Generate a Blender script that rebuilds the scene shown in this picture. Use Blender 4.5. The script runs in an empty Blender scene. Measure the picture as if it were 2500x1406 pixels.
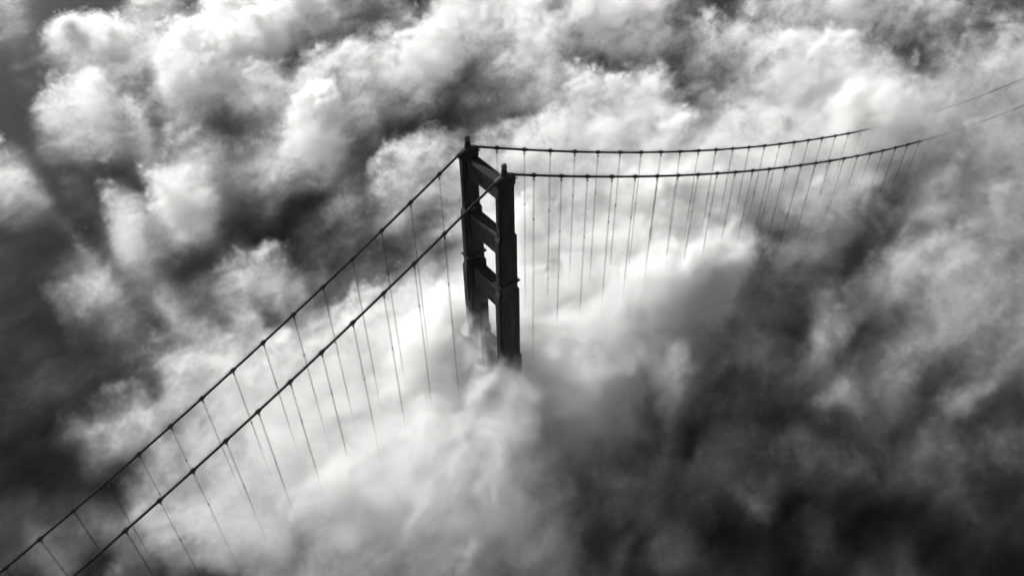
import bpy, bmesh, math, random
import numpy as np
from mathutils import Vector, Matrix

random.seed(7)
sc = bpy.context.scene
R = math.radians

# ------------------------------------------------------------------ camera
CAM = Vector((-157.001, -241.682, 408.29))
YAW, PITCH, ROLL, FPX = 0.9595, 0.7220, -0.0198, 1942.7      # solved from the cable bands of the photo
fwd = Vector((math.cos(YAW) * math.cos(PITCH), math.sin(YAW) * math.cos(PITCH), -math.sin(PITCH)))
rgt = fwd.cross(Vector((0, 0, 1))).normalized()
upv = rgt.cross(fwd)
cr, sr = math.cos(ROLL), math.sin(ROLL)
cx_ = cr * rgt + sr * upv
cy_ = -sr * rgt + cr * upv
cam_data = bpy.data.cameras.new("camera")
cam_data.sensor_width = 36.0
cam_data.lens = FPX / 2500.0 * 36.0
cam_data.clip_start = 1.0
cam_data.clip_end = 40000.0
cam = bpy.data.objects.new("camera", cam_data)
sc.collection.objects.link(cam)
cam.matrix_world = Matrix(((cx_.x, cy_.x, -fwd.x, CAM.x), (cx_.y, cy_.y, -fwd.y, CAM.y), (cx_.z, cy_.z, -fwd.z, CAM.z), (0, 0, 0, 1)))
sc.camera = cam

# ------------------------------------------------------------------ light
SUN_EL, SUN_AZ = 27.0, 99.0           # azimuth counted from +x (along the bridge) towards +y
world = bpy.data.worlds.new("World")
sc.world = world
world.use_nodes = True
wn, wl = world.node_tree.nodes, world.node_tree.links
wn.clear()
sky = wn.new("ShaderNodeTexSky")
sky.sky_type = 'NISHITA'
sky.sun_disc = False
sky.sun_elevation = R(SUN_EL)
sky.sun_rotation = R(90.0 - SUN_AZ)
grey = wn.new("ShaderNodeRGBToBW")     # the photograph is monochrome
bg = wn.new("ShaderNodeBackground")
bg.inputs["Strength"].default_value = 0.1
wo = wn.new("ShaderNodeOutputWorld")
wl.new(sky.outputs[0], grey.inputs[0])
wl.new(grey.outputs[0], bg.inputs["Color"])
wl.new(bg.outputs[0], wo.inputs["Surface"])

sun_data = bpy.data.lights.new("sun", 'SUN')
sun_data.energy = 5.0
sun_data.angle = R(0.5)
sun_data.color = (1.0, 0.995, 0.985)
sun = bpy.data.objects.new("sun", sun_data)
sc.collection.objects.link(sun)
sdir = Vector((math.cos(R(SUN_AZ)) * math.cos(R(SUN_EL)), math.sin(R(SUN_AZ)) * math.cos(R(SUN_EL)), math.sin(R(SUN_EL))))
sun.rotation_euler = sdir.to_track_quat('Z', 'Y').to_euler()
sun.location = sdir * 900

sc.view_settings.view_transform = 'Standard'
sc.view_settings.look = 'None'
sc.view_settings.gamma = 1.0
sc.view_settings.use_curve_mapping = False
sc.view_settings.exposure = 0.15

sc.cycles.volume_bounces = 10
sc.cycles.max_bounces = 12
sc.cycles.volume_step_rate = 3.0
sc.cycles.volume_max_steps = 256
sc.cycles.use_adaptive_sampling = True
sc.cycles.adaptive_threshold = 0.1
sc.cycles.adaptive_min_samples = 16
sc.cycles.use_denoising = True
try:
    sc.cycles.denoiser = 'OPENIMAGEDENOISE'
except Exception:
    pass

# ------------------------------------------------------------------ helpers
def tag(o, label=None, cat=None, group=None, kind=None):
    if label: o["label"] = label
    if cat: o["category"] = cat
    if group: o["group"] = group
    if kind: o["kind"] = kind
    return o

class MB:
    """collects boxes, tubes and prisms and links them as one mesh object"""
    def __init__(s):
        s.v, s.f = [], []
    def add(s, vs, fs):
        n = len(s.v)
        s.v += [tuple(v) for v in vs]
        s.f += [tuple(i + n for i in f) for f in fs]
    def box(s, x0, x1, y0, y1, z0, z1):
        s.add([(x0, y0, z0), (x1, y0, z0), (x1, y1, z0), (x0, y1, z0), (x0, y0, z1), (x1, y0, z1), (x1, y1, z1), (x0, y1, z1)],
              [(3, 2, 1, 0), (4, 5, 6, 7), (0, 1, 5, 4), (1, 2, 6, 5), (2, 3, 7, 6), (3, 0, 4, 7)])
    def loft(s, rings, cap=True):
        n = len(rings[0])
        vs = [p for r in rings for p in r]
        fs = []
        for k in range(len(rings) - 1):
            for i in range(n):
                j = (i + 1) % n
                fs.append((k * n + i, k * n + j, (k + 1) * n + j, (k + 1) * n + i))
        if cap:
            fs.append(tuple(reversed(range(n))))
            fs.append(tuple((len(rings) - 1) * n + i for i in range(n)))
        s.add(vs, fs)
    def tube(s, pts, r, n=8, cap=True):
        pts = [Vector(p) for p in pts]
        rs = r if isinstance(r, (list, tuple)) else [r] * len(pts)
        rings = []
        for i, p in enumerate(pts):
            a = pts[max(i - 1, 0)]; b = pts[min(i + 1, len(pts) - 1)]
            t = (b - a).normalized()
            ref = Vector((0, 1, 0)) if abs(t.y) < 0.9 else Vector((1, 0, 0))
            u = t.cross(ref).normalized(); w = u.cross(t)
            rings.append([p + rs[i] * (math.cos(q) * u + math.sin(q) * w) for q in (2 * math.pi * k / n for k in range(n))])
        s.loft(rings, cap)
    def build(s, name, mat, parent=None, smooth=False):
        me = bpy.data.meshes.new(name)
        me.from_pydata(s.v, [], s.f)
        bm = bmesh.new(); bm.from_mesh(me)
        bmesh.ops.recalc_face_normals(bm, faces=bm.faces)
        bm.to_mesh(me); bm.free()
        if smooth:
            me.polygons.foreach_set("use_smooth", [True] * len(me.polygons))
        me.materials.append(mat)
        o = bpy.data.objects.new(name, me)
        sc.collection.objects.link(o)
        if parent is not None:
            o.parent = parent
        return o

def material(name, base, rough, metallic=0.0, noise=0.0, scale=0.3, bump=0.0, streak=False):
    m = bpy.data.materials.new(name)
    m.use_nodes = True
    nt = m.node_tree
    b = nt.nodes["Principled BSDF"]
    b.inputs["Roughness"].default_value = rough
    b.inputs["Metallic"].default_value = metallic
    b.inputs["Specular IOR Level"].default_value = 0.3
    tc = nt.nodes.new("ShaderNodeTexCoord")
    mp = nt.nodes.new("ShaderNodeMapping")
    mp.inputs["Scale"].default_value = (scale, scale, scale * (0.15 if streak else 1.0))
    nt.links.new(tc.outputs["Object"], mp.inputs["Vector"])
    nz = nt.nodes.new("ShaderNodeTexNoise")
    nz.inputs["Scale"].default_value = 1.0
    nz.inputs["Detail"].default_value = 6.0
    nt.links.new(mp.outputs[0], nz.inputs["Vector"])
    cr_ = nt.nodes.new("ShaderNodeValToRGB")
    lo, hi = base * (1 - noise), base * (1 + noise)
    cr_.color_ramp.elements[0].position = 0.3
    cr_.color_ramp.elements[1].position = 0.7
    cr_.color_ramp.elements[0].color = (lo, lo * 0.985, lo * 0.96, 1)
    cr_.color_ramp.elements[1].color = (hi, hi * 0.985, hi * 0.96, 1)
    nt.links.new(nz.outputs["Fac"], cr_.inputs["Fac"])
    nt.links.new(cr_.outputs[0], b.inputs["Base Color"])
    if bump:
        bp = nt.nodes.new("ShaderNodeBump")
        bp.inputs["Strength"].default_value = bump
        bp.inputs["Distance"].default_value = 0.1
        nt.links.new(nz.outputs["Fac"], bp.inputs["Height"])
        nt.links.new(bp.outputs[0], b.inputs["Normal"])
    return m

M_steel = material("painted_steel", 0.026, 0.7, noise=0.35, scale=0.5, streak=True)
M_cable = material("cable_paint", 0.02, 0.8, noise=0.2, scale=2.0)
M_rope = material("wire_rope", 0.03, 0.75, noise=0.15, scale=3.0)
M_deck = material("roadway_asphalt", 0.045, 0.85, noise=0.2, scale=0.2)

# ------------------------------------------------------------------ the water
wm = bpy.data.materials.new("sea_water")
wm.use_nodes = True
nt = wm.node_tree
b = nt.nodes["Principled BSDF"]
b.inputs["Base Color"].default_value = (0.0032, 0.0031, 0.0032, 1)
b.inputs["Roughness"].default_value = 0.06
b.inputs["Specular IOR Level"].default_value = 0.1
b.inputs["IOR"].default_value = 1.33
tc = nt.nodes.new("ShaderNodeTexCoord")
prev = None
for (scl, stretch, dist) in ((0.06, 2.4, 0.16), (0.18, 2.0, 0.06), (0.6, 1.5, 0.02)):
    mp = nt.nodes.new("ShaderNodeMapping")
    mp.inputs["Rotation"].default_value = (0, 0, R(-35))
    mp.inputs["Scale"].default_value = (scl, scl * stretch, scl)
    nz = nt.nodes.new("ShaderNodeTexNoise")
    nz.inputs["Scale"].default_value = 1.0
    nz.inputs["Detail"].default_value = 5.0
    nz.inputs["Roughness"].default_value = 0.6
    bp = nt.nodes.new("ShaderNodeBump")
    bp.inputs["Distance"].default_value = dist
    bp.inputs["Strength"].default_value = 0.8
    nt.links.new(tc.outputs["Object"], mp.inputs["Vector"])
    nt.links.new(mp.outputs[0], nz.inputs["Vector"])
    nt.links.new(nz.outputs["Fac"], bp.inputs["Height"])
    if prev: nt.links.new(prev.outputs[0], bp.inputs["Normal"])
    prev = bp
nt.links.new(prev.outputs[0], b.inputs["Normal"])
w = MB()
S = 16000
w.add([(-S, -S, 0), (S, -S, 0), (S, S, 0), (-S, S, 0)], [(0, 1, 2, 3)])
tag(w.build("water", wm), kind="structure")

# ------------------------------------------------------------------ the bridge
SAD = 227.0
PANEL = 15.24
HALF = 13.715
SIGN = {"main": 1, "side": -1}
def cable_z(x):
    a = abs(x)
    if x >= 0:
        return SAD - 0.440 * a + 0.3446e-3 * a * a
    return SAD - 0.5648 * a + 0.3535e-3 * a * a
def slope(x):
    return (cable_z(x + 0.1) - cable_z(x - 0.1)) / 0.2

bridge = bpy.data.objects.new("suspension_bridge", None)
sc.collection.objects.link(bridge)
tag(bridge, "dark suspension bridge whose tower top and sagging cables rise out of the fog", "bridge")

tower = bpy.data.objects.new("tower", None)
sc.collection.objects.link(tower)
tower.parent = bridge

# half length along the bridge, half width across, corner notch, and the height each tier reaches
TIERS = [(0.0, 7.6, 3.6, 1.3), (64.0, 7.6, 3.6, 1.3), (65.0, 6.7, 3.1, 1.2), (118.0, 6.7, 3.1, 1.2), (119.4, 5.85, 2.7, 1.1),
         (162.4, 5.85, 2.7, 1.1), (163.9, 5.0, 2.45, 1.05), (194.2, 5.0, 2.45, 1.05), (195.6, 4.05, 2.15, 0.95), (221.2, 4.05, 2.15, 0.95)]
def notched(hx, hy, n, yc, z):
    a = [(-hx, -hy + n), (-hx + n, -hy + n), (-hx + n, -hy), (hx - n, -hy), (hx - n, -hy + n), (hx, -hy + n),
         (hx, hy - n), (hx - n, hy - n), (hx - n, hy), (-hx + n, hy), (-hx + n, hy - n), (-hx, hy - n)]
    return [(x, y + yc, z) for x, y in a]
def half_at(z):
    for (z0, a, b_, n), (z1, c, d, m) in zip(TIERS, TIERS[1:]):
        if z0 <= z <= z1:
            t = (z - z0) / (z1 - z0)
            return a + (c - a) * t, b_ + (d - b_) * t
    return TIERS[-1][1], TIERS[-1][2]

for sy in (1, -1):
    yc = sy * HALF
    m = MB()
    m.loft([notched(hx, hy, n, yc, z) for z, hx, hy, n in TIERS])
    # recessed-look vertical mouldings standing proud of the long faces, stopped below each step
    for (z0, z1, hx, hy) in ((66, 116.5, 6.7, 3.1), (121, 160, 5.85, 2.7), (165.5, 192, 5.0, 2.45), (197, 218, 4.05, 2.15)):
        for fy in (-1, 1):
            for k in (-1, 1):
                xw = hx * 0.52
                m.box(k * xw - 0.42, k * xw + 0.42, yc + fy * hy - 0.16, yc + fy * hy + 0.16, z0, z1)
        for fx in (-1, 1):
            m.box(fx * hx - 0.16, fx * hx + 0.16, yc - 0.36, yc + 0.36, z0, z1)
    # corbels under the cap
    for fy in (-1, 1):
        for i in range(7):
            xx = -2.7 + i * 0.9
            m.box(xx - 0.2, xx + 0.2, yc + fy * 2.15 - 0.1, yc + fy * 2.15 + 0.26, 215.0 + (0.7 * abs(i - 3)), 220.9)
    m.build("leg", M_steel, tower)
    # cap with its cornice
    c = MB()
    c.loft([notched(4.05 + d, 2.15 + d, 0.7, yc, z) for z, d in ((221.21, 0.05), (221.9, 0.34), (223.1, 0.34), (223.5, 0.1), (224.4, 0.05))])
    c.build("leg_cap", M_steel, tower)
    # saddle housing arched under the cable
    h = MB()
    rings = []
    for i in range(15):
        x = -4.9 + i * 0.7
        cz = cable_z(x) + 0.85 - 0.9 * math.exp(-(x / 1.9) ** 2)
        wdt = 1.55 - 0.045 * x * x * 0.5
        bz = 224.2 if abs(x) < 4.0 else 224.2 - (abs(x) - 4.0) * 1.2
        rings.append([(x, yc - wdt, bz), (x, yc - wdt, cz - 1.1), (x, yc - wdt * 0.72, cz - 0.25), (x, yc, cz), (x, yc + wdt * 0.72, cz - 0.25),
                      (x, yc + wdt, cz - 1.1), (x, yc + wdt, bz)])
    h.loft(rings)
    h.build("saddle_housing", M_steel, tower)
    # beacon on its pedestal
    p = MB()
    def ring(r, z, n=12, x=0.0, y=0.0):
        return [(x + r * math.cos(2 * math.pi * k / n), yc + y + r * math.sin(2 * math.pi * k / n), z) for k in range(n)]
    p.loft([ring(1.5, 226.3), ring(1.3, 228.4), ring(1.05, 228.9), ring(1.0, 229.9), ring(1.35, 230.1), ring(1.35, 230.25)])
    bc = p.build("beacon_pedestal", M_steel, tower)
    r_ = MB()
    for z in (230.8, 231.35):
        r_.tube([(1.2 * math.cos(q), yc + 1.2 * math.sin(q), z) for q in (2 * math.pi * k / 14 for k in range(15))], 0.055, 6)
    for k in range(8):
        q = 2 * math.pi * k / 8
        r_.tube([(1.2 * math.cos(q), yc + 1.2 * math.sin(q), 230.2), (1.2 * math.cos(q), yc + 1.2 * math.sin(q), 231.4)], 0.055, 6)
    r_.build("railing", M_steel, tower)
    l_ = MB()
    for dx, dy, hh in ((-0.35, 0.1, 1.55), (0.42, -0.1, 1.75)):
        l_.loft([ring(0.2, 230.25, 10, dx, dy), ring(0.2, 230.8, 10, dx, dy), ring(0.36, 230.95, 10, dx, dy), ring(0.36, 230.25 + hh - 0.2, 10, dx, dy), ring(0.12, 230.25 + hh, 10, dx, dy)])
    l_.build("beacon_lamp", M_cable, tower)
    # little service platforms hung on the flanks of the cap
    for fx in (-1, 1):
        s_ = MB()
        x0 = fx * 4.4
        x1 = fx * 5.6
        s_.box(min(x0, x1), max(x0, x1), yc - 1.4, yc + 1.4, 223.25, 223.4)
        for z in (224.0, 224.5):
            s_.tube([(x0, yc - 1.4, z), (x1, yc - 1.4, z), (x1, yc + 1.4, z), (x0, yc + 1.4, z)], 0.05, 6)
        for yy in (-1.4, -0.7, 0, 0.7, 1.4):
            s_.tube([(x1, yc + yy, 223.4), (x1, yc + yy, 224.5)], 0.05, 6)
        s_.build("service_platform", M_steel, tower)
    # walkway ring round the leg
    g = MB()
    z = 168.6
    hx, hy = half_at(z)
    out = [(-hx - 0.5, yc - hy - 0.5), (hx + 0.5, yc - hy - 0.5), (hx + 0.5, yc + hy + 0.5), (-hx - 0.5, yc + hy + 0.5)]
    g.box(-hx - 0.5, hx + 0.5, yc - hy - 0.5, yc - hy + 0.3, z - 0.35, z)
    g.box(-hx - 0.5, hx + 0.5, yc + hy - 0.3, yc + hy + 0.5, z - 0.35, z)
    g.box(-hx - 0.5, -hx + 0.3, yc - hy + 0.3, yc + hy - 0.3, z - 0.35, z)
    g.box(hx - 0.3, hx + 0.5, yc - hy + 0.3, yc + hy - 0.3, z - 0.35, z)
    for zz in (z + 0.5, z + 1.0):
        for i in range(4):
            a, b2 = out[i], out[(i + 1) % 4]
            g.tube([(a[0], a[1], zz), (b2[0], b2[1], zz)], 0.04, 6)
    for i in range(4):
        a, b2 = out[i], out[(i + 1) % 4]
        n = 5
        for k in range(n):
            t = k / n
            px_, py_ = a[0] + (b2[0] - a[0]) * t, a[1] + (b2[1] - a[1]) * t
            g.tube([(px_, py_, z), (px_, py_, z + 1.0)], 0.04, 6)
    g.build("walkway", M_steel, tower)

STRUTS = [(214.0, 222.4, 2.15), (183.4, 193.6, 2.25), (150.6, 162.4, 2.4), (106.0, 118.0, 2.6)]
for i, (z0, z1, hs) in enumerate(STRUTS):
    hx, hy = half_at((z0 + z1) / 2)
    y1 = HALF - hy + 0.2
    m = MB()
    m.box(-hs, hs, -y1, y1, z0, z1)
    for fx in (-1, 1):
        a = fx * hs
        # cornices
        for (c0, c1, d) in ((z1 - 0.7, z1 + 0.25, 0.45), (z1 - 1.5, z1 - 0.95, 0.2), (z0 - 0.12, z0 + 0.7, 0.3), (z0 + 0.95, z0 + 1.3, 0.14)):
            m.box(min(a, a + fx * d), max(a, a + fx * d), -y1, y1, c0, c1)
        # fluting
        n = 13
        for k in range(n):
            yy = -7.2 + 14.4 * k / (n - 1)
            t = 1 - abs(k - (n - 1) / 2) / ((n - 1) / 2)
            m.box(min(a, a + fx * 0.22), max(a, a + fx * 0.22), yy - 0.3, yy + 0.3, z0 + 1.5 + (1 - t) * 1.6, z1 - 1.7)
        for k in (-1, 1):
            m.box(min(a, a + fx * 0.3), max(a, a + fx * 0.3), k * 9.3 - 0.8, k * 9.3 + 0.8, z0 + 1.4, z1 - 1.6)
    # stepped haunches into the legs
    for k in (-1, 1):
        for (dy, dz) in ((2.3, 1.0), (1.2, 2.2)):
            ya, yb = k * y1, k * (y1 - dy)
            m.box(-hs + 0.1, hs - 0.1, min(ya, yb), max(ya, yb), z0 - dz, z0 - 0.125 if dy > 2 else z0 - 1.0)
            if i:
                m.box(-hs + 0.1, hs - 0.1, min(ya, yb), max(ya, yb), z1 + 0.003, z1 + dz * 1.3)
    m.build("strut", M_steel, tower)
# railings and lattice of the maintenance way on the top strut
rl = MB()
for fx in (-2.1, 2.1):
    for z in (222.95, 223.5):
        rl.tube([(fx, -10.8, z), (fx, 10.8, z)], 0.045, 6)
    for k in range(13):
        rl.tube([(fx, -10.8 + k * 1.8, 222.4), (fx, -10.8 + k * 1.8, 223.5)], 0.045, 6)
for k in range(12):
    y0 = -10.8 + k * 1.8
    s = 1 if k % 2 else -1
    rl.tube([(-1.2 * s, y0, 222.62), (1.2 * s, y0 + 1.8, 222.62)], 0.06, 6)
rl.box(-1.3, -1.1, -10.8, 10.8, 222.4, 222.8)
rl.box(1.1, 1.3, -10.8, 10.8, 222.4, 222.8)
rl.build("railing", M_steel, tower)

# cables, bands, handlines
for sy in (1, -1):
    yc = sy * HALF
    xs = [-330 + i * 5.08 for i in range(int((330 + 760) / 5.08) + 1)]
    m = MB()
    m.tube([(x, yc, cable_z(x) - 0.9 * math.exp(-(x / 2.2) ** 2) * 0) for x in xs], 0.52, 12)
    cab = m.build("main_cable", M_cable, bridge, smooth=True)
    # handlines: two thin wires held by a post at each band
    hl = MB()
    for dy in (-0.45, 0.45):
        for dz in (0.95, 1.45):
            hl.tube([(x, yc + dy, cable_z(x) + dz) for x in xs if abs(x) > 3.2], 0.022, 5) if False else None
            for sgn in (-1, 1):
                pts = [(x, yc + dy, cable_z(x) + dz) for x in xs if x * sgn > 3.0]
                hl.tube(pts, 0.022, 5)
    hl.build("handline", M_cable, cab)
    for k in list(range(-18, 0)) + list(range(1, 34)):
        x = k * PANEL
        z = cable_z(x)
        s = slope(x)
        t = Vector((1, 0, s)).normalized()
        nrm = Vector((-t.z, 0, t.x))
        bnd = MB()
        c0 = Vector((x, yc, z))
        bnd.tube([c0 - t * 1.25, c0 - t * 1.2, c0 - t * 0.75, c0 - t * 0.7, c0 + t * 0.7, c0 + t * 0.75, c0 + t * 1.2, c0 + t * 1.25],
                 [0.56, 0.7, 0.7, 0.92, 0.92, 0.7, 0.7, 0.56], 12)
        # bolt flanges above and below, rope grooves, line posts
        for q in (-0.45, 0.0, 0.45):
            a = c0 + t * q + nrm * 0.6
            bnd.box(a.x - 0.12, a.x + 0.12, yc - 0.2, yc + 0.2, a.z - 0.1, a.z + 0.45)
        for dy in (-0.45, 0.45):
            bnd.tube([(x, yc + dy, z + 0.3), (x, yc + dy, z + 1.5)], 0.035, 5)
        bnd.tube([(x + 0.0, yc - 0.45, z + 1.45), (x, yc + 0.45, z + 1.45)], 0.03, 5)
        bnd.build("cable_band", M_cable, cab)

DECK = 67.0
for sy in (1, -1):
    yc = sy * HALF
    for k in list(range(-18, 0)) + list(range(1, 28)):
        x = k * PANEL
        z = cable_z(x)
        m = MB()
        for dx in (-0.2, 0.2):
            for dy in (-0.42, 0.42):
                m.tube([(x + dx, yc + dy, z + 0.1), (x + dx, yc + dy * 0.75, z - 2.2), (x + dx, yc + dy * 0.75, DECK + 1)], 0.04, 6)
        m.box(x - 0.34, x + 0.34, yc - 0.45, yc + 0.45, z - 2.25, z - 1.85)
        zz = z - 29 + 6 * math.sin(k * 1.7)
        if zz > DECK + 10:
            m.box(x - 0.3, x + 0.3, yc - 0.42, yc + 0.42, zz - 0.12, zz + 0.12)
        m.build("suspender", M_rope, bridge)

# ------------------------------------------------------------------ the fog
# Fog cover tuned to match brightness, with shade put into its density and height, in 62.5-pixel steps (0 open water, 180 tall dense bank, more to lift cells that render dark)
FOGMAP = [
    [86, 0, 0, 0, 22, 119, 99, 40, 248, 239, 236, 226, 190, 124, 82, 94, 33, 141, 192, 159, 207, 159, 165, 240, 197, 202, 115, 85, 51, 116, 126, 159, 142, 184, 150, 136, 112, 121, 73, 72],
    [0, 0, 175, 252, 252, 164, 73, 252, 252, 252, 252, 73, 0, 47, 86, 105, 197, 220, 121, 151, 187, 201, 154, 63, 93, 131, 104, 176, 182, 163, 112, 106, 1, 7, 33, 24, 80, 54, 103, 147],
    [0, 0, 0, 35, 61, 0, 177, 252, 252, 98, 16, 41, 148, 204, 177, 207, 236, 90, 47, 117, 138, 142, 23, 0, 0, 40, 6, 28, 48, 158, 203, 252, 252, 205, 96, 0, 69, 154, 157, 146],
    [0, 23, 112, 169, 94, 53, 154, 151, 94, 140, 197, 161, 172, 77, 113, 0, 18, 5, 63, 69, 97, 138, 197, 173, 143, 162, 83, 109, 93, 89, 127, 183, 162, 124, 131, 0, 0, 0, 0, 0],
    [12, 130, 191, 218, 139, 137, 0, 0, 7, 17, 3, 95, 252, 133, 52, 0, 0, 1, 12, 15, 10, 47, 97, 146, 196, 184, 101, 82, 155, 134, 66, 74, 121, 190, 200, 122, 113, 28, 0, 0],
    [24, 0, 0, 0, 33, 92, 57, 131, 65, 76, 114, 175, 250, 103, 13, 15, 41, 70, 82, 134, 146, 194, 158, 163, 164, 198, 215, 193, 169, 174, 186, 216, 234, 252, 228, 195, 154, 133, 77, 34],
    [161, 13, 34, 30, 3, 0, 68, 96, 47, 71, 31, 0, 5, 38, 41, 170, 181, 146, 139, 134, 139, 143, 112, 131, 101, 140, 128, 148, 167, 180, 167, 120, 27, 0, 0, 11, 43, 98, 117, 98],
    [0, 0, 0, 6, 75, 14, 163, 192, 39, 0, 0, 0, 53, 78, 75, 142, 46, 12, 112, 129, 80, 79, 172, 202, 169, 229, 252, 252, 131, 55, 136, 180, 148, 118, 82, 67, 107, 125, 91, 106],
    [0, 0, 0, 0, 76, 78, 39, 49, 0, 0, 0, 66, 23, 0, 0, 13, 60, 100, 139, 162, 184, 149, 90, 121, 145, 151, 199, 141, 133, 10, 21, 83, 65, 34, 46, 10, 33, 84, 103, 89],
    [0, 0, 0, 0, 13, 0, 0, 0, 0, 27, 0, 12, 54, 56, 64, 32, 51, 42, 135, 171, 220, 175, 159, 162, 158, 165, 202, 214, 200, 106, 115, 88, 49, 15, 62, 95, 86, 86, 103, 65],
    [0, 0, 71, 102, 36, 47, 51, 34, 81, 89, 71, 47, 44, 10, 0, 29, 122, 111, 153, 158, 189, 186, 169, 138, 124, 160, 252, 252, 252, 158, 95, 53, 62, 31, 65, 84, 114, 141, 119, 85],
    [0, 0, 0, 0, 43, 21, 90, 71, 0, 0, 0, 0, 0, 46, 111, 117, 142, 150, 160, 167, 252, 252, 216, 161, 182, 252, 252, 188, 82, 69, 62, 28, 25, 29, 12, 39, 90, 154, 130, 106],
    [0, 0, 0, 17, 64, 45, 0, 0, 16, 76, 35, 17, 108, 178, 170, 152, 173, 221, 168, 176, 252, 245, 137, 178, 214, 198, 141, 87, 97, 71, 21, 53, 100, 51, 27, 81, 48, 55, 74, 103],
    [20, 28, 21, 13, 6, 0, 73, 113, 189, 116, 123, 163, 161, 169, 136, 192, 252, 252, 212, 181, 252, 252, 252, 249, 163, 95, 64, 103, 84, 94, 66, 65, 65, 46, 50, 101, 16, 46, 72, 55],
    [5, 0, 0, 0, 0, 0, 114, 88, 128, 99, 147, 160, 134, 148, 146, 184, 252, 252, 252, 252, 179, 252, 252, 154, 156, 144, 133, 83, 45, 58, 54, 60, 78, 121, 61, 57, 56, 116, 113, 42],
    [9, 0, 0, 0, 143, 159, 61, 53, 165, 170, 165, 139, 137, 147, 140, 156, 227, 252, 252, 252, 252, 173, 230, 190, 168, 34, 77, 47, 54, 31, 28, 25, 0, 27, 70, 19, 0, 0, 0, 20],
    [0, 0, 59, 79, 52, 0, 51, 149, 113, 110, 142, 162, 169, 158, 131, 140, 192, 236, 221, 252, 209, 126, 175, 144, 115, 68, 43, 1, 47, 43, 62, 87, 40, 9, 14, 45, 77, 27, 39, 62],
    [0, 0, 0, 0, 0, 16, 145, 108, 153, 136, 144, 173, 149, 134, 155, 193, 195, 223, 171, 220, 183, 91, 54, 79, 50, 60, 54, 19, 54, 35, 32, 33, 63, 43, 62, 56, 78, 77, 46, 29],
    [32, 0, 0, 0, 9, 114, 96, 100, 127, 137, 123, 135, 148, 184, 194, 199, 186, 208, 159, 188, 154, 124, 78, 87, 91, 94, 63, 67, 70, 81, 78, 18, 0, 0, 0, 0, 0, 30, 52, 5],
    [30, 34, 70, 62, 56, 93, 61, 128, 170, 204, 172, 148, 181, 192, 188, 191, 194, 187, 174, 199, 146, 80, 72, 29, 17, 37, 60, 41, 0, 0, 0, 4, 55, 12, 7, 0, 0, 0, 31, 38],
    [28, 89, 27, 6, 62, 127, 154, 164, 184, 188, 122, 37, 76, 108, 133, 160, 167, 172, 184, 130, 142, 132, 99, 52, 49, 41, 73, 84, 30, 3, 10, 6, 31, 39, 40, 22, 0, 0, 0, 0],
    [0, 65, 0, 0, 0, 88, 79, 0, 0, 21, 60, 71, 124, 139, 125, 140, 136, 137, 155, 72, 85, 123, 96, 35, 50, 8, 12, 33, 42, 28, 27, 0, 2, 0, 26, 53, 26, 12, 0, 0],
    [0, 21, 0, 52, 97, 11, 0, 0, 49, 118, 101, 120, 107, 102, 127, 114, 73, 79, 118, 55, 94, 86, 109, 76, 53, 0, 0, 0, 30, 37, 31, 0, 14, 50, 47, 0, 12, 23, 19, 0],
]
FM = np.array(FOGMAP, float) / 180.0

# fog box, turned to lie along the line of sight
FA = YAW
U0, U1, V0, V1, Z0, Z1 = 95.0, 960.0, -640.0, 640.0, 62.0, 164.0
VOX = 1.7
NU, NV, NZ = int((U1 - U0) / VOX), int((V1 - V0) / VOX), int((Z1 - Z0) / VOX)
MS = 3.0
MU, MV = int((U1 - U0) / MS) + 1, int((V1 - V0) / MS) + 1
uu, vv = np.meshgrid(U0 + np.arange(MU) * MS, V0 + np.arange(MV) * MS)       # [MV, MU]
ca, sa = math.cos(FA), math.sin(FA)
X = CAM.x + uu * ca - vv * sa
Y = CAM.y + uu * sa + vv * ca

def value_noise(seed, x, y, scale):
    rng = np.random.default_rng(seed)
    g = rng.random((256, 256))
    fx, fy = x / scale, y / scale
    ix, iy = np.floor(fx).astype(int), np.floor(fy).astype(int)
    tx, ty = fx - ix, fy - iy
    tx, ty = tx * tx * (3 - 2 * tx), ty * ty * (3 - 2 * ty)
    a = g[iy % 256, ix % 256]; b_ = g[iy % 256, (ix + 1) % 256]
    c = g[(iy + 1) % 256, ix % 256]; d_ = g[(iy + 1) % 256, (ix + 1) % 256]
    return (a * (1 - tx) + b_ * tx) * (1 - ty) + (c * (1 - tx) + d_ * tx) * ty
def fbm(seed, x, y, scale, octv=5, gain=0.55):
    s, a, tot = 0, 1.0, 0.0
    for o in range(octv):
        s = s + a * value_noise(seed + o, x, y, scale / 2 ** o)
        tot += a; a *= gain
    return s / tot - 0.5

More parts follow.
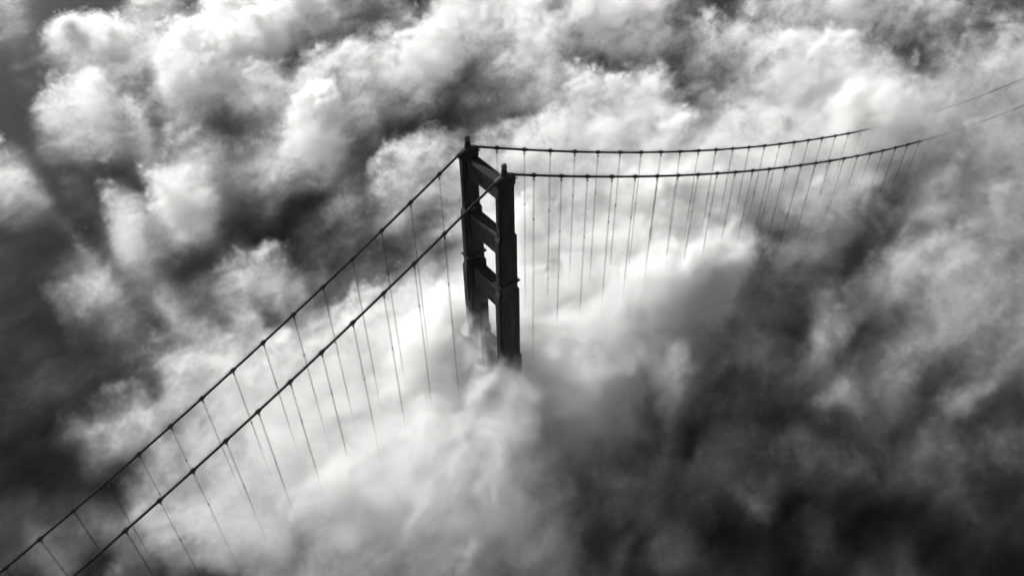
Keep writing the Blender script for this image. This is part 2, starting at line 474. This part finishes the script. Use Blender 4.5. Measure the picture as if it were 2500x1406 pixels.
# torn ridges (+) and rifts (-) finer than that grid: strength, width, course
STREAKS = [
    (0.32, 20, [(50, 145), (130, 110), (180, 92), (230, 110), (310, 90)]), (-0.28, 16, [(150, 152), (215, 156)]), (-0.3, 26, [(0, 200), (90, 190)]),
    (0.2, 32, [(365, 160), (430, 90), (520, 25)]), (-0.32, 26, [(655, 142), (760, 100), (880, 58), (960, 18)]), (-0.28, 18, [(515, 200), (572, 165)]),
    (0.3, 18, [(760, 122), (830, 92), (930, 66), (1010, 46), (1065, 18)]), (0.42, 20, [(635, 405), (680, 345), (740, 310), (795, 258)]),
    (-0.2, 26, [(700, 425), (775, 375), (850, 320)]), (0.32, 30, [(425, 335), (410, 400), (385, 460), (330, 505), (300, 565)]),
    (0.2, 18, [(505, 370), (475, 430), (505, 495)]), (-0.22, 24, [(340, 440), (255, 440), (200, 470)]), (0.3, 20, [(262, 478), (300, 530)]),
    (0.3, 20, [(140, 680), (200, 632), (270, 592), (335, 545)]), (0.34, 24, [(555, 665), (600, 622), (660, 640), (705, 682)]), (0.2, 8, [(603, 560), (602, 620)]),
    (-0.14, 44, [(640, 530), (740, 560), (860, 560)]), (0.28, 16, [(925, 440), (925, 372), (980, 342), (1060, 326), (1115, 320)]),
    (0.3, 18, [(360, 885), (440, 842), (520, 792), (580, 772), (640, 792), (720, 792), (800, 770), (860, 742), (960, 702), (1040, 684)]),
    (-0.22, 22, [(395, 805), (480, 762), (560, 735), (640, 755), (800, 712), (900, 668)]), (-0.25, 34, [(290, 950), (345, 890)]),
    (0.24, 16, [(145, 1085), (195, 1022), (255, 998)]), (-0.26, 22, [(1500, 1045), (1580, 985), (1640, 968)]), (0.22, 8, [(1560, 962), (1640, 950), (1725, 992)]),
    (-0.16, 44, [(1945, 560), (1880, 640), (1800, 722)]), (-0.22, 32, [(2100, 400), (2185, 440)]), (0.22, 20, [(1985, 722), (2120, 640), (2180, 610), (2300, 588)]),
    (-0.3, 18, [(2190, 100), (2205, 135)]), (-0.22, 26, [(2400, 272), (2500, 240)]), (0.16, 26, [(1870, 192), (1960, 130), (2060, 110), (2150, 130)]),
    (-0.24, 22, [(1420, 90), (1440, 170), (1505, 182)]), (-0.28, 20, [(1660, 165), (1620, 222)]), (0.22, 13, [(1380, 220), (1470, 232), (1560, 200), (1645, 232)]),
    (0.2, 13, [(1240, 108), (1290, 148), (1370, 160)]), (-0.2, 16, [(1835, 905), (1650, 850), (1560, 800)]), (0.14, 18, [(1480, 1080), (1560, 1040)]),
    (0.2, 14, [(820, 290), (880, 280), (915, 262)]), (-0.2, 20, [(190, 300), (235, 340)]), (0.22, 10, [(95, 450), (120, 490)]), (0.14, 16, [(560, 110), (640, 60), (700, 20)]),
    (-0.2, 14, [(1200, 180), (1290, 190), (1300, 210)]), (0.2, 14, [(1170, 330), (1240, 300), (1310, 290)]), (0.18, 14, [(1600, 480), (1690, 540), (1800, 580)]),
    (-0.14, 20, [(2130, 740), (2080, 860), (2000, 900)]), (0.12, 30, [(2000, 800), (2080, 760)]), (-0.12, 24, [(1950, 1080), (2060, 1140), (2130, 1190)]),
]

def photo_map(Xw, Yw, Zw):
    dx, dy, dz = Xw - CAM.x, Yw - CAM.y, Zw - CAM.z
    c = dx * fwd.x + dy * fwd.y + dz * fwd.z
    c = np.maximum(c, 20)
    px = 1250 + FPX * (dx * cx_.x + dy * cx_.y + dz * cx_.z) / c
    py = 703 - FPX * (dx * cy_.x + dy * cy_.y + dz * cy_.z) / c
    gx = np.clip(px / 62.5 - 0.5, -3, 42); gy = np.clip(py / 62.5 - 0.5, -3, 25)
    gx = np.clip(gx, 0, 38.999); gy = np.clip(gy, 0, 21.999)
    ix, iy = gx.astype(int), gy.astype(int)
    tx, ty = gx - ix, gy - iy
    px0, py0 = px, py
    # catmull-rom in both directions
    def w4(t):
        return [-.5 * t + t * t - .5 * t ** 3, 1 - 2.5 * t * t + 1.5 * t ** 3, .5 * t + 2 * t * t - 1.5 * t ** 3, -.5 * t * t + .5 * t ** 3]
    wx, wy = w4(tx), w4(ty)
    s = 0
    for a in range(4):
        for b_ in range(4):
            s = s + wy[a] * wx[b_] * FM[np.clip(iy + a - 1, 0, 22), np.clip(ix + b_ - 1, 0, 39)]
    for amp_, wd, pts in STREAKS:
        d2 = np.full(px0.shape, 1e12)
        for (ax, ay), (bx, by) in zip(pts, pts[1:]):
            vx, vy = bx - ax, by - ay
            t = np.clip(((px0 - ax) * vx + (py0 - ay) * vy) / (vx * vx + vy * vy), 0, 1)
            d2 = np.minimum(d2, (px0 - ax - t * vx) ** 2 + (py0 - ay - t * vy) ** 2)
        s = s + amp_ * np.exp(-d2 / wd ** 2)
    return np.clip(s, 0, 1.4)

wx = fbm(11, X, Y, 30, 5, 0.62) * 26
wy = fbm(31, X, Y, 30, 5, 0.62) * 26
C = photo_map(X + wx, Y + wy, np.full_like(X, 109.0))
RX, RY = X * math.cos(R(13)) + Y * math.sin(R(13)), -X * math.sin(R(13)) + Y * math.cos(R(13))
CLUMP = fbm(51, (RX + wy * 1.5) * 0.5, RY + wx * 1.5, 20, 4, 0.65)

# the bank stands highest where it swallows the cables of the long span
SWELL = 24 * np.exp(-((X - 385) / 85) ** 2 - ((Y - 15) / 70) ** 2) + 30 * np.exp(-((X - 555) / 85) ** 2 - ((Y + 42) / 34) ** 2) + 10 * np.exp(-((X - 60) / 48) ** 2 - ((Y + 42) / 34) ** 2) + 9 * np.exp(-(X / 35) ** 2 - ((Y - 22) / 22) ** 2) - 9 * np.exp(-((X - 4) / 22) ** 2 - ((Y + 24) / 15) ** 2)
HMAP = 102 + 24 * np.minimum(C, 1.08) + 12 * CLUMP + SWELL
CRISP = 1 - 0.5 * np.clip((uu - 330) / 200, 0, 1)
SMAP = (0.0004 + 0.11 * C ** 2.3) * CRISP
SMAP = np.clip(SMAP * (1 + 1.0 * CLUMP), 0, 1)

fogm = bpy.data.meshes.new("fog")
verts = np.zeros((MU * MV, 3), np.float32)
fogm.vertices.add(MU * MV)
fogm.vertices.foreach_set("co", np.zeros(MU * MV * 3, np.float32))
# crisp and torn out at sea, soft and drawn-out close to the bridge
TORN = np.clip((uu - 270) / 220, 0, 1) * (1 - 0.8 * np.exp(-((X - 400) / 130) ** 2 - (Y / 80) ** 2))
TORN = TORN - 0.25 * np.clip((330 - uu) / 120, 0, 1) - 0.55 * np.exp(-((X - 6) / 40) ** 2 - ((Y + 24) / 42) ** 2)
VEIL = (0.0004 + 0.0105 * np.clip(C, 0, 1.2) ** 1.3) * (1 + 1.2 * fbm(71, (RX + wy) * 0.4, RY + wx, 34, 4, 0.6))
VEIL = VEIL + 0.016 * np.exp(-((X - 2) / 30) ** 2 - ((Y + 16) / 24) ** 2)
VEIL = VEIL * np.clip(1.15 - np.clip((uu - 380) / 300, 0, 1), 0, 1)
VEIL = VEIL + 0.013 * np.exp(-((X - 520) / 110) ** 2 - ((Y + 30) / 42) ** 2)
for nm, arr in (("top_height", HMAP), ("thickness", SMAP), ("torn", TORN), ("veil", VEIL)):
    at = fogm.attributes.new(nm, 'FLOAT', 'POINT')
    at.data.foreach_set("value", arr.astype(np.float32).ravel())
fog = bpy.data.objects.new("fog", fogm)
sc.collection.objects.link(fog)
tag(fog, kind="stuff")
fog.location = (CAM.x, CAM.y, 0)
fog.rotation_euler = (0, 0, FA)

fmat = bpy.data.materials.new("fog_air")
fmat.use_nodes = True
fn, fl = fmat.node_tree.nodes, fmat.node_tree.links
fn.clear()
pv = fn.new("ShaderNodeVolumePrincipled")
pv.inputs["Color"].default_value = (0.99, 0.988, 0.985, 1)
pv.inputs["Density"].default_value = 1.0
pv.inputs["Density Attribute"].default_value = "density"
pv.inputs["Anisotropy"].default_value = 0.35
fo = fn.new("ShaderNodeOutputMaterial")
fl.new(pv.outputs[0], fo.inputs["Volume"])

gt = bpy.data.node_groups.new("fog_field", 'GeometryNodeTree')
gt.interface.new_socket("Geometry", in_out='INPUT', socket_type='NodeSocketGeometry')
gt.interface.new_socket("Geometry", in_out='OUTPUT', socket_type='NodeSocketGeometry')
N, L = gt.nodes, gt.links
gi, go = N.new("NodeGroupInput"), N.new("NodeGroupOutput")
def link(a, b2): L.new(a, b2)
def mth(op, a, b2=None, c=None, clamp=False):
    n = N.new("ShaderNodeMath"); n.operation = op; n.use_clamp = clamp
    for i, v in enumerate((a, b2, c)):
        if v is None: continue
        if isinstance(v, (int, float)): n.inputs[i].default_value = v
        else: link(v, n.inputs[i])
    return n.outputs[0]
def vmath(op, a, b2):
    n = N.new("ShaderNodeVectorMath"); n.operation = op
    for i, v in enumerate((a, b2)):
        if isinstance(v, tuple): n.inputs[i].default_value = v
        elif isinstance(v, (int, float)): n.inputs["Scale"].default_value = v
        else: link(v, n.inputs[i])
    return n.outputs[0]
def noise(vec, scale, detail, rough, dist=0.0, typ='FBM', lac=2.0):
    n = N.new("ShaderNodeTexNoise"); n.noise_dimensions = '3D'; n.noise_type = typ
    n.normalize = True
    link(vec, n.inputs["Vector"])
    n.inputs["Scale"].default_value = scale
    n.inputs["Detail"].default_value = detail
    n.inputs["Roughness"].default_value = rough
    n.inputs["Lacunarity"].default_value = lac
    n.inputs["Distortion"].default_value = dist
    return n
pos = N.new("GeometryNodeInputPosition").outputs[0]
# slow swirl that frays the outline of the banks, and a tighter one that tears it
def swirl(v, size, detail, amt):
    w_ = noise(v, 1 / size, detail, 0.6)
    o_ = vmath('SUBTRACT', w_.outputs["Color"], (0.5, 0.5, 0.5))
    return vmath('ADD', v, vmath('MULTIPLY', o_, amt))
wpos = swirl(pos, 40.0, 4.0, (34, 34, 18))
tpos = swirl(wpos, 16.0, 3.0, (26, 26, 16))
sep = N.new("ShaderNodeSeparateXYZ"); link(wpos, sep.inputs[0])
iu = mth('MINIMUM', mth('MAXIMUM', mth('ROUND', mth('DIVIDE', mth('SUBTRACT', sep.outputs[0], U0), MS)), 0), MU - 1)
iv = mth('MINIMUM', mth('MAXIMUM', mth('ROUND', mth('DIVIDE', mth('SUBTRACT', sep.outputs[1], V0), MS)), 0), MV - 1)
idx = mth('ADD', mth('MULTIPLY', iv, MU), iu)
def sample(name):
    a = N.new("GeometryNodeInputNamedAttribute"); a.data_type = 'FLOAT'; a.inputs["Name"].default_value = name
    s = N.new("GeometryNodeSampleIndex"); s.data_type = 'FLOAT'; s.domain = 'POINT'; s.clamp = True
    link(gi.outputs[0], s.inputs["Geometry"])
    link(a.outputs["Attribute"], s.inputs["Value"])
    link(idx, s.inputs["Index"])
    return s.outputs[0]
H_ = sample("top_height")
S_ = sample("thickness")
T_ = sample("torn")
V_ = sample("veil")
# drawn-out wisps: noise squeezed across the wind
mpn = N.new("ShaderNodeVectorRotate"); mpn.rotation_type = 'Z_AXIS'
link(tpos, mpn.inputs["Vector"]); mpn.inputs["Angle"].default_value = R(42)
stv = N.new("ShaderNodeVectorMath"); stv.operation = 'MULTIPLY'
link(mpn.outputs[0], stv.inputs[0]); stv.inputs[1].default_value = (0.6, 1.0, 1.15)
n1 = noise(stv.outputs[0], 1 / 24.0, 8.0, 0.74)
fib = vmath('MULTIPLY', stv.outputs[0], (0.7, 1.35, 1.0))
n2 = noise(fib, 1 / 12.0, 6.0, 0.8, 0.6)
amp = mth('ADD', mth('MULTIPLY', mth('ADD', mth('MULTIPLY', T_, 0.5), 0.5), mth('MULTIPLY', mth('SUBTRACT', n1.outputs["Fac"], 0.5), 84.0)), mth('MULTIPLY', mth('SUBTRACT', n2.outputs["Fac"], 0.5), 26.0))
sep0 = N.new("ShaderNodeSeparateXYZ"); link(pos, sep0.inputs[0])
sd = mth('SUBTRACT', mth('ADD', H_, amp), sep0.outputs[2])
ramp = mth('DIVIDE', sd, mth('SUBTRACT', 28.0, mth('MULTIPLY', T_, 10.0)), clamp=True)
deep = mth('ADD', mth('MULTIPLY', mth('EXPONENT', mth('DIVIDE', mth('MAXIMUM', sd, 0.0), mth('ADD', mth('MULTIPLY', T_, 20.0), -36.0))), 1.0), mth('MULTIPLY', S_, 2.5))
body = mth('MULTIPLY', ramp, deep)
wis = mth('EXPONENT', mth('ADD', mth('MULTIPLY', mth('SUBTRACT', n1.outputs["Fac"], 0.5), mth('ADD', mth('MULTIPLY', T_, 8.0), 9.0)), mth('MULTIPLY', mth('SUBTRACT', n2.outputs["Fac"], 0.53), mth('ADD', mth('MULTIPLY', T_, 4.0), 13.0))))
wis = mth('MINIMUM', wis, 9.0)
base = mth('DIVIDE', mth('SUBTRACT', sep0.outputs[2], Z0), 24.0, clamp=True)
# fade to nothing at the sides of the box
def edge(v, lo, hi, wd):
    return mth('MULTIPLY', mth('DIVIDE', mth('SUBTRACT', v, lo), wd, clamp=True), mth('DIVIDE', mth('SUBTRACT', hi, v), wd, clamp=True))
ed = mth('MULTIPLY', edge(sep0.outputs[0], U0, U1, 50.0), edge(sep0.outputs[1], V0, V1, 50.0))
dens = mth('MULTIPLY', mth('MULTIPLY', mth('MULTIPLY', S_, body), mth('MULTIPLY', wis, base)), ed)
vn = noise(vmath('MULTIPLY', stv.outputs[0], (0.8, 1.2, 1.4)), 1 / 24.0, 6.0, 0.74, 0.6)
vf = mth('EXPONENT', mth('MULTIPLY', mth('SUBTRACT', vn.outputs["Fac"], 0.5), 13.0))
vh = mth('DIVIDE', mth('SUBTRACT', mth('ADD', H_, 8.0), sep0.outputs[2]), 30.0, clamp=True)
dens = mth('ADD', dens, mth('MULTIPLY', mth('MULTIPLY', mth('MULTIPLY', V_, vf), mth('MULTIPLY', vh, base)), ed))
dens = mth('MAXIMUM', mth('SUBTRACT', dens, 0.00008), 0.0)
vc = N.new("GeometryNodeVolumeCube")
link(dens, vc.inputs["Density"])
vc.inputs["Background"].default_value = 0.0
vc.inputs["Min"].default_value = (U0, V0, Z0)
vc.inputs["Max"].default_value = (U1, V1, Z1)
vc.inputs["Resolution X"].default_value = NU
vc.inputs["Resolution Y"].default_value = NV
vc.inputs["Resolution Z"].default_value = NZ
sm = N.new("GeometryNodeSetMaterial"); sm.inputs["Material"].default_value = fmat
link(vc.outputs[0], sm.inputs["Geometry"])
link(sm.outputs[0], go.inputs[0])
md = fog.modifiers.new("fog_field", 'NODES')
md.node_group = gt
fogm.materials.append(fmat)
